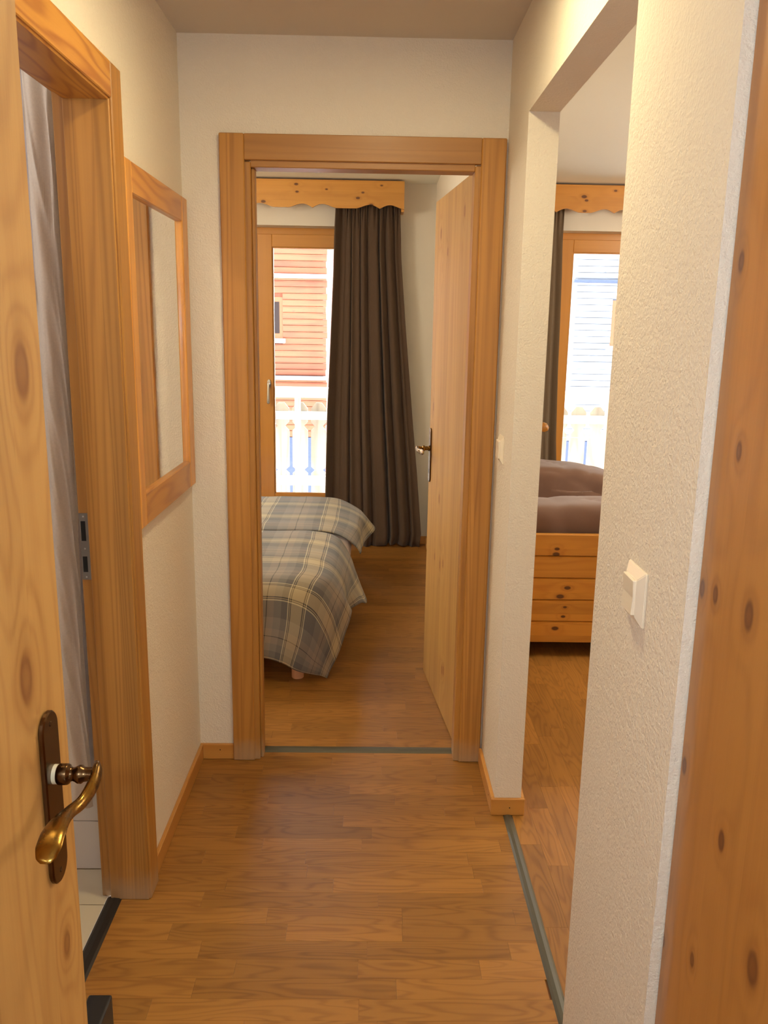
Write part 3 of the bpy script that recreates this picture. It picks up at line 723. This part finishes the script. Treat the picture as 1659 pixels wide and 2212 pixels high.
# ------------------------------------------------------------------ pelmets with scalloped lower edge
def pelmet(x0, x1, zt, cusps, label, left_end=True, right_end=True, mat=None):
    M_pelmet = mat
    t_ = thing('pelmet', ((x0+x1)/2, B, zt-.19), label, 'pelmet')
    zb = zt-.168; y = B-.17
    # lower outline: cusp points at zb-.004, humps up beside each cusp, flat low runs between
    pts = []; n = int((x1-x0)/.008)
    def low(x):
        d = min(abs(x-c) for c in cusps)
        if d > .165: return zb-.004
        # 0 at cusp: z low; hump at d=.055; back to low at d=.155
        if d < .065: return zb-.004+.024*math.sin(d/.065*math.pi/2)
        return zb-.004+.012*(1+math.cos((d-.065)/.10*math.pi))
    xs = sorted(set([x0+(x1-x0)*i/n for i in range(n+1)]+[c for c in cusps if x0 < c < x1]))
    bm = bmesh.new(); rows_ = []
    for yy in (y, y+.018):
        rows_.append(([bm.verts.new((x, yy, zt)) for x in xs], [bm.verts.new((x, yy, low(x))) for x in xs]))
    (a, b), (c, d) = rows_
    for i in range(len(xs)-1):
        bm.faces.new((a[i], a[i+1], b[i+1], b[i])); bm.faces.new((c[i+1], c[i], d[i], d[i+1]))
        bm.faces.new((a[i+1], a[i], c[i], c[i+1])); bm.faces.new((b[i], b[i+1], d[i+1], d[i]))
    bm.faces.new((a[0], b[0], d[0], c[0])); bm.faces.new((b[-1], a[-1], c[-1], d[-1]))
    bmesh.ops.recalc_face_normals(bm, faces=bm.faces)
    obj('front_board', bm, M_pelmet, t_)
    if right_end: obj('end_board', BX(x1-.018, x1, y+.018, B, zt-.172, zt, bev=.001), M_pelmet, t_); obj('bracket', BX(x1-.018, x1, y+.02, B, zt-.186, zt-.172), M_pelmet, t_)
    if left_end: obj('end_board', BX(x0, x0+.018, y+.018, B, zt-.172, zt, bev=.001), M_pelmet, t_)
    obj('top_board', BX(x0+.018, x1-.018, y+.018, B, zt-.018, zt-.001), M_pelmet, t_)
pelmet(-1.80, .219, 2.466, [-1.715, -1.25, -.785, -.378, .011+.05], 'scalloped pine pelmet above the bedroom balcony door', mat=M_pelmet)
pelmet(.81, 3.05, 2.466, [1.215, 1.596, 1.98, 2.36, 2.75], 'scalloped pine pelmet above the living room balcony door', mat=M_pelmet2)

# ------------------------------------------------------------------ balcony doors
def balcony_door(name, x0, x1, label, handle_side):
    t_ = thing(name, ((x0+x1)/2, FY, 0), label, kind='structure')
    xm = (x0+x1)/2
    obj('frame', BX(x0, x1, FY+.012, FY+.07, 2.150, DZ, bev=.002), M_window_x, t_)
    obj('frame', BX(x0, x0+.03, FY+.012, FY+.07, .04, 2.150, bev=.002), M_window, t_)
    obj('frame', BX(x1-.03, x1, FY+.012, FY+.07, .04, 2.150, bev=.002), M_window, t_)
    for k, (a, b) in enumerate(((x0+.012, xm-.0005), (xm+.0005, x1-.012))):
        sw = .10
        s_ = obj('sash', BX(a, a+sw, FY, FY+.056, .05, 2.157, bev=.003), M_window, t_)
        box2 = [('stile', (b-sw, b, FY, FY+.056, .05, 2.157), M_window), ('rail', (a+sw, b-sw, FY+.0005, FY+.0555, 2.072, 2.1565), M_window_x), ('rail', (a+sw, b-sw, FY+.0005, FY+.0555, .05, .333), M_window_x)]
        for n_, c_, m_ in box2: obj(n_, BX(*c_, bev=.003), m_, s_)
        # thin beads round the pane
        bm = bmesh.new(); g0, g1 = a+sw, b-sw
        box(bm, g0, g0+.008, FY+.012, FY+.03, .333, 2.072); box(bm, g1-.008, g1, FY+.012, FY+.03, .333, 2.072)
        box(bm, g0+.008, g1-.008, FY+.012, FY+.03, 2.064, 2.072); box(bm, g0+.008, g1-.008, FY+.012, FY+.03, .333, .341)
        obj('bead', bm, M_window, s_)
        obj('pane', BX(g0-.004, g1+.004, FY+.031, FY+.035, .329, 2.076), M_glass, s_)
        if k == 1:
            hx_ = a+.068
            bm = bmesh.new(); prism(bm, [(hx_+.015*math.cos(q), 1.135+.032*math.sin(q)) for q in [2*math.pi*i/20 for i in range(20)]], 'y', FY-.008, FY, bev=.002)
            h_ = obj('window_handle', bm, M_chrome, t_, smooth=True, label='silver window handle')
            bm = bmesh.new(); lathe(bm, [(0, .011), (.022, .010), (.03, .012), (.038, .009)], (hx_, FY-.008, 1.135), (0, -1, 0), 20); obj('knob', bm, M_chrome, h_, smooth=True)
            bm = bmesh.new(); sweep(bm, [(hx_, FY-.038, 1.14), (hx_-.001, FY-.043, 1.10), (hx_-.002, FY-.046, 1.05), (hx_-.002, FY-.044, 1.003), (hx_-.002, FY-.042, .996)], [(.010, .008), (.009, .007), (.010, .007), (.011, .006), (.005, .003)], ref=(0, 1, 0)); obj('grip', bm, M_chrome, h_, smooth=True)
balcony_door('window_1', X1L, X1R, 'varnished pine balcony door of the bedroom', 1)
balcony_door('window_2', X2L, X2R, 'varnished pine balcony door of the living room', 1)

# ------------------------------------------------------------------ sofa with pine side, seen through the living room opening
SY = 3.75; SX0, SX1 = .62, 1.62; SZ0, SZ1 = .072, .610
sf = thing('sofa', (1.1, SY+.4, 0), 'pine plank sofa with taupe brown padding in the living room', 'sofa')
ph = (SZ1-SZ0)/5
for k in range(5):
    z0 = SZ0+k*ph; bm = bmesh.new()
    prism(bm, [(SY+.022, z0), (SY+.008, z0), (SY, z0+.003), (SY, z0+ph-.007), (SY+.009, z0+ph-.002), (SY+.022, z0+ph-.002)], 'x', SX0, SX1)
    obj('plank', bm, M_sofawood, sf)
obj('side_board', BX(SX0, SX0+.03, SY+.022, SY+1.75, SZ0, SZ1-.12, bev=.003), M_sofawood, sf)
obj('side_board', BX(SX1-.03, SX1, SY+.022, SY+1.75, SZ0, SZ1-.12, bev=.003), M_sofawood, sf)
obj('seat_box', BX(SX0+.03, SX1-.03, SY+.022, SY+1.75, .10, .36), M_sofawood, sf)
obj('foot', BX(SX0+.06, SX1-.06, SY+.20, SY+1.6, 0, .10), M_slot, sf)
def puff(name, x0, x1, y0, y1, z0, z1, label, seed, sag=.0, cat='cushion', grp=None, wr=.012):
    """soft rounded block with creases"""
    bm = bmesh.new(); bmesh.ops.create_cube(bm, size=2)
    bmesh.ops.subdivide_edges(bm, edges=list(bm.edges), cuts=26, use_grid_fill=True)
    cx_, cy_, cz_ = (x0+x1)/2, (y0+y1)/2, (z0+z1)/2; hx_, hy_, hz_ = (x1-x0)/2, (y1-y0)/2, (z1-z0)/2
    for v in bm.verts:
        p = v.co.copy(); e = 5.0
        L = (abs(p.x)**e+abs(p.y)**e+abs(p.z)**e)**(1/e); m_ = max(abs(p.x), abs(p.y), abs(p.z)); q = p*(m_/L)
        q = q*.96+p*.0
        w_ = Vector((cx_+q.x*hx_*1.04, cy_+q.y*hy_*1.04, cz_+q.z*hz_*1.04))
        nz_ = mnoise.noise(Vector((w_.x*5+seed, w_.y*5, w_.z*9)))
        cre = 1-abs(mnoise.noise(Vector((w_.x*3.2+seed*3+w_.z*5, w_.y*4, w_.z*2-w_.x*4))))
        dd = nz_*wr*.8-max(0, cre-.80)*wr*3.2
        n_ = Vector((q.x/hx_, q.y/hy_, q.z/hz_)).normalized()
        w_ += n_*dd
        if q.z > 0: w_.z -= sag*max(0, (w_.x-cx_)/hx_+.15)
        if w_.z < z0: w_.z = z0
        v.co = w_
    o = obj(name, bm, M_cushion, loc=(cx_, cy_, z0), smooth='all'); tag(o, label, cat, grp); return o
obj('seat_base', BX(SX0+.035, SX1-.035, SY+.026, SY+1.70, .36, .44, bev=.02, seg=3), M_cushion, sf, smooth=True)
puff('bolster', SX0+.045, SX1-.045, SY+.045, SY+.36, .452, .735, 'taupe brown bolster cushion right behind the pine sofa side', 1)
puff('bolster', SX0+.045, SX1-.045, SY+1.15, SY+1.62, .452, .745, 'taupe brown cushion behind the nearer one, against the bright window', 5, sag=.045, wr=.02)

# wooden peg on the living room side of the stub
pg = thing('coat_peg', (XR+T, 2.535, 1.24), 'small turned pine peg just right of the wall stub', 'peg')
bm = bmesh.new(); lathe(bm, [(0, .020), (.005, .020), (.006, .008), (.022, .008), (.030, .014), (.040, .015), (.047, .008)], (XR+T, 2.535, 1.226), (.86, 0, .5), 18)
obj('knob', bm, M_sofawood, pg, smooth=True)

# ------------------------------------------------------------------ bathroom: tiled tub and shower curtain
tb = thing('bathtub', (-1.4, 2.4, 0), 'white tiled bathtub front behind the shower curtain', 'bathtub')
AY = 2.115
obj('tub_body', BX(-2.19, -.672, AY+.012, 2.735, 0, .54), M_grout, tb)
for i in range(8):
    x1 = -.674-i*.2; x0 = x1-.2
    for (z0, z1) in ((0.002, .155), (.155, .355), (.355, .545)):
        obj('tile', BX(max(x0, -2.19)+.001, x1-.001, AY+.004, AY+.013, z0+.001, z1-.001, bev=.001), M_tilew, tb)
obj('rim', BX(-2.19, -.672, AY, 2.735, .545, .575, bev=.012, seg=3), M_tilew, tb, smooth=True)
def shower(left, right, y, z0, z1, folds, amp, mat, label, seed, twist=0.0):
    rnd = random.Random(seed); ph = [rnd.random()*6.28 for _ in range(6)]; bm = bmesh.new(); VV = []; nu, nz = 160, 90
    for j in range(nz+1):
        f = j/nz; z = z0+(z1-z0)*f; row = []
        for i in range(nu+1):
            u = i/nu; a = 6.2832*folds*u+ph[0]+twist*f*3
            dy = math.sin(a)*amp*(.7+.3*math.sin(4*f+ph[1]))+math.sin(2.3*a+ph[2])*amp*.25
            cr_ = 1-abs(mnoise.noise(Vector((u*1.6+seed, z*5+u*3.5, seed)))); dy -= max(0, cr_-.80)*amp*1.6
            x = left+(right-left)*u+.012*math.sin(3.5*f+ph[3])+amp*.4*math.cos(a)
            row.append(bm.verts.new((x, y+dy, z)))
        VV.append(row)
    for A, B_ in zip(VV, VV[1:]):
        for i in range(nu): bm.faces.new((A[i], A[i+1], B_[i+1], B_[i]))
    o = obj('shower_curtain', bm, mat, loc=((left+right)/2, y, z0), smooth='all')
    m = o.modifiers.new('thickness', 'SOLIDIFY'); m.thickness = .0015; tag(o, label, 'shower curtain')
shower(-1.15, -.672, 2.098, .30, 2.10, 5, .010, M_liner, 'pale grey shower liner hanging behind the cream curtain', 3)
shower(-.782, -.712, 2.052, .24, 2.09, 1.0, .016, M_shower, 'cream shower curtain gathered into a long roll in the bathroom doorway', 8, .5)
bm = bmesh.new(); lathe(bm, [(0, .0125), (1.5, .0125)], (-2.18, 2.075, 2.115), (1, 0, 0), 16)
tag(obj('curtain_rail', bm, M_chrome, loc=(-1.4, 2.075, 2.115), smooth=True), 'round metal shower curtain rail across the bathroom', 'rail')

# ------------------------------------------------------------------ balcony
structure('floor_balcony', BX(-3.0, 4.6, B+.22, 7.35, -.16, -.02), M_deck, label='balcony slab')
RY = 7.20
bl = thing('balcony_railing', (.8, RY, 0), 'weathered wooden balcony railing with cut-out boards', 'railing')
def board_outline(c, hw, z0, zt):
    n = .034; zc, zd = zt-.205, zt-.590         # centres of the upper and lower notches
    r = [(hw, z0), (hw, zd-n*.9), (hw-n, zd), (hw, zd+n*.9), (hw, zc-n*1.1), (hw-n, zc), (hw, zc+n*1.1), (hw, zt-.05), (hw-.04, zt)]
    return [(c+x, z) for x, z in r]+[(c-x, z) for x, z in r[::-1]]
c = -2.86
while c < 4.5:
    bm = bmesh.new(); prism(bm, board_outline(c, .0665, -.02, .897), 'y', RY+.02, RY+.045); obj('board', bm, M_rail, bl, loc=(c, RY, 0)); c += .1617
obj('handrail', BX(-3.0, 4.6, RY-.06, RY+.07, .945, 1.03, bev=.008), M_rail_x, bl)
obj('rail', BX(-3.0, 4.6, RY-.04, RY+.02, .755, .825, bev=.006), M_rail_x, bl)
obj('rail', BX(-3.0, 4.6, RY-.04, RY+.02, .18, .26, bev=.006), M_rail_x, bl)
for x in (-2.6, -.607, 2.06, 4.0): obj('post', BX(x-.024, x+.024, RY-.09, RY-.04, -.02, .95, bev=.004), M_rail, bl)

# ------------------------------------------------------------------ chalets across the street
structure('ground', BX(-60, 60, 7.8, 90, -3.6, -3.4), M_snow, label='snowy ground below the balcony')
def chalet(x0, x1, y, mat, label, ledges, win, seed, winmats, base_mat):
    t_ = thing('chalet', ((x0+x1)/2, y, -3.4), label, 'building'); rnd = random.Random(seed)
    obj('core', BX(x0+.08, x1-.08, y+.08, y+6, -3.4, 5.2), base_mat, t_)
    obj('stone_base', BX(x0+.02, x1-.02, y+.01, y+.085, -3.4, -1.06), M_slate, t_)
    z = -1.05; p = .146; k = 0
    while z < 5.1:
        j = rnd.uniform(-.02, .02)
        segs = [(x0+j, x1+j)]
        if win and z+p > win[2]-.02 and z < win[3]+.02: segs = [(x0+j, win[0]-.0), (win[1]+.0, x1+j)]
        for a, b in segs:
            if b-a < .02: continue
            bm = bmesh.new(); q = rnd.uniform(0, .012)
            prism(bm, [(y+.09, z+.004), (y+.02-q, z+.006), (y+.004-q, z+.03), (y+.004-q, z+p*.7), (y+.02-q, z+p-.004), (y+.09, z+p-.003)], 'x', a, b)
            obj('log', bm, mat, t_, loc=((a+b)/2, y, z))
        z += p
    for (za, zb, m_) in ledges: obj('ledge', BX(x0-.05, x1+.03, y-.16, y+.02, za, zb, bev=.01), m_, t_)
    if win:
        f_ = obj('window', BX(win[0]-.0, win[1]+.0, y+.03, y+.078, win[2]-.02, win[3]+.02), winmats[0], t_)
        obj('pane', BX(win[0]+.09, win[1]-.08, y+.02, y+.031, win[2]+.10, win[3]-.09), winmats[1], f_)
        obj('window_sill', BX(win[0]-.08, win[1]+.06, y-.10, y+.03, win[2]-.12, win[2]-.02, bev=.01), M_snow, f_)
    bm = bmesh.new(); prism(bm, [(y-1.0, 5.1), (y+3, 7.3), (y+7, 5.1), (y+7, 5.35), (y+3, 7.6), (y-1.0, 5.35)], 'x', x0-.8, x1+.8); obj('roof', bm, M_snow, t_)
chalet(-9.0, -1.07, 20.0, M_log, 'sunlit orange log chalet with a small dark window across the street', [(2.65, 2.735, M_snow), (.32, .41, M_loggrey)],
       (-2.95, -2.09, 1.29, 2.20), 2, (M_redframe, M_darkpane), M_log)
chalet(4.72, 13.0, 20.0, M_loggrey, 'pale weathered board chalet seen through the living room window', [(2.66, 2.73, M_slate), (.70, .78, M_snow)],
       (5.64, 6.9, 1.24, 2.25), 6, (M_redframe, M_whitepane), M_loggrey)
for _o in bpy.data.objects:
    if 'kind' in _o and _o['kind'] == 'structure' and _o.parent: pass
print('strips', n1, n2, n3)
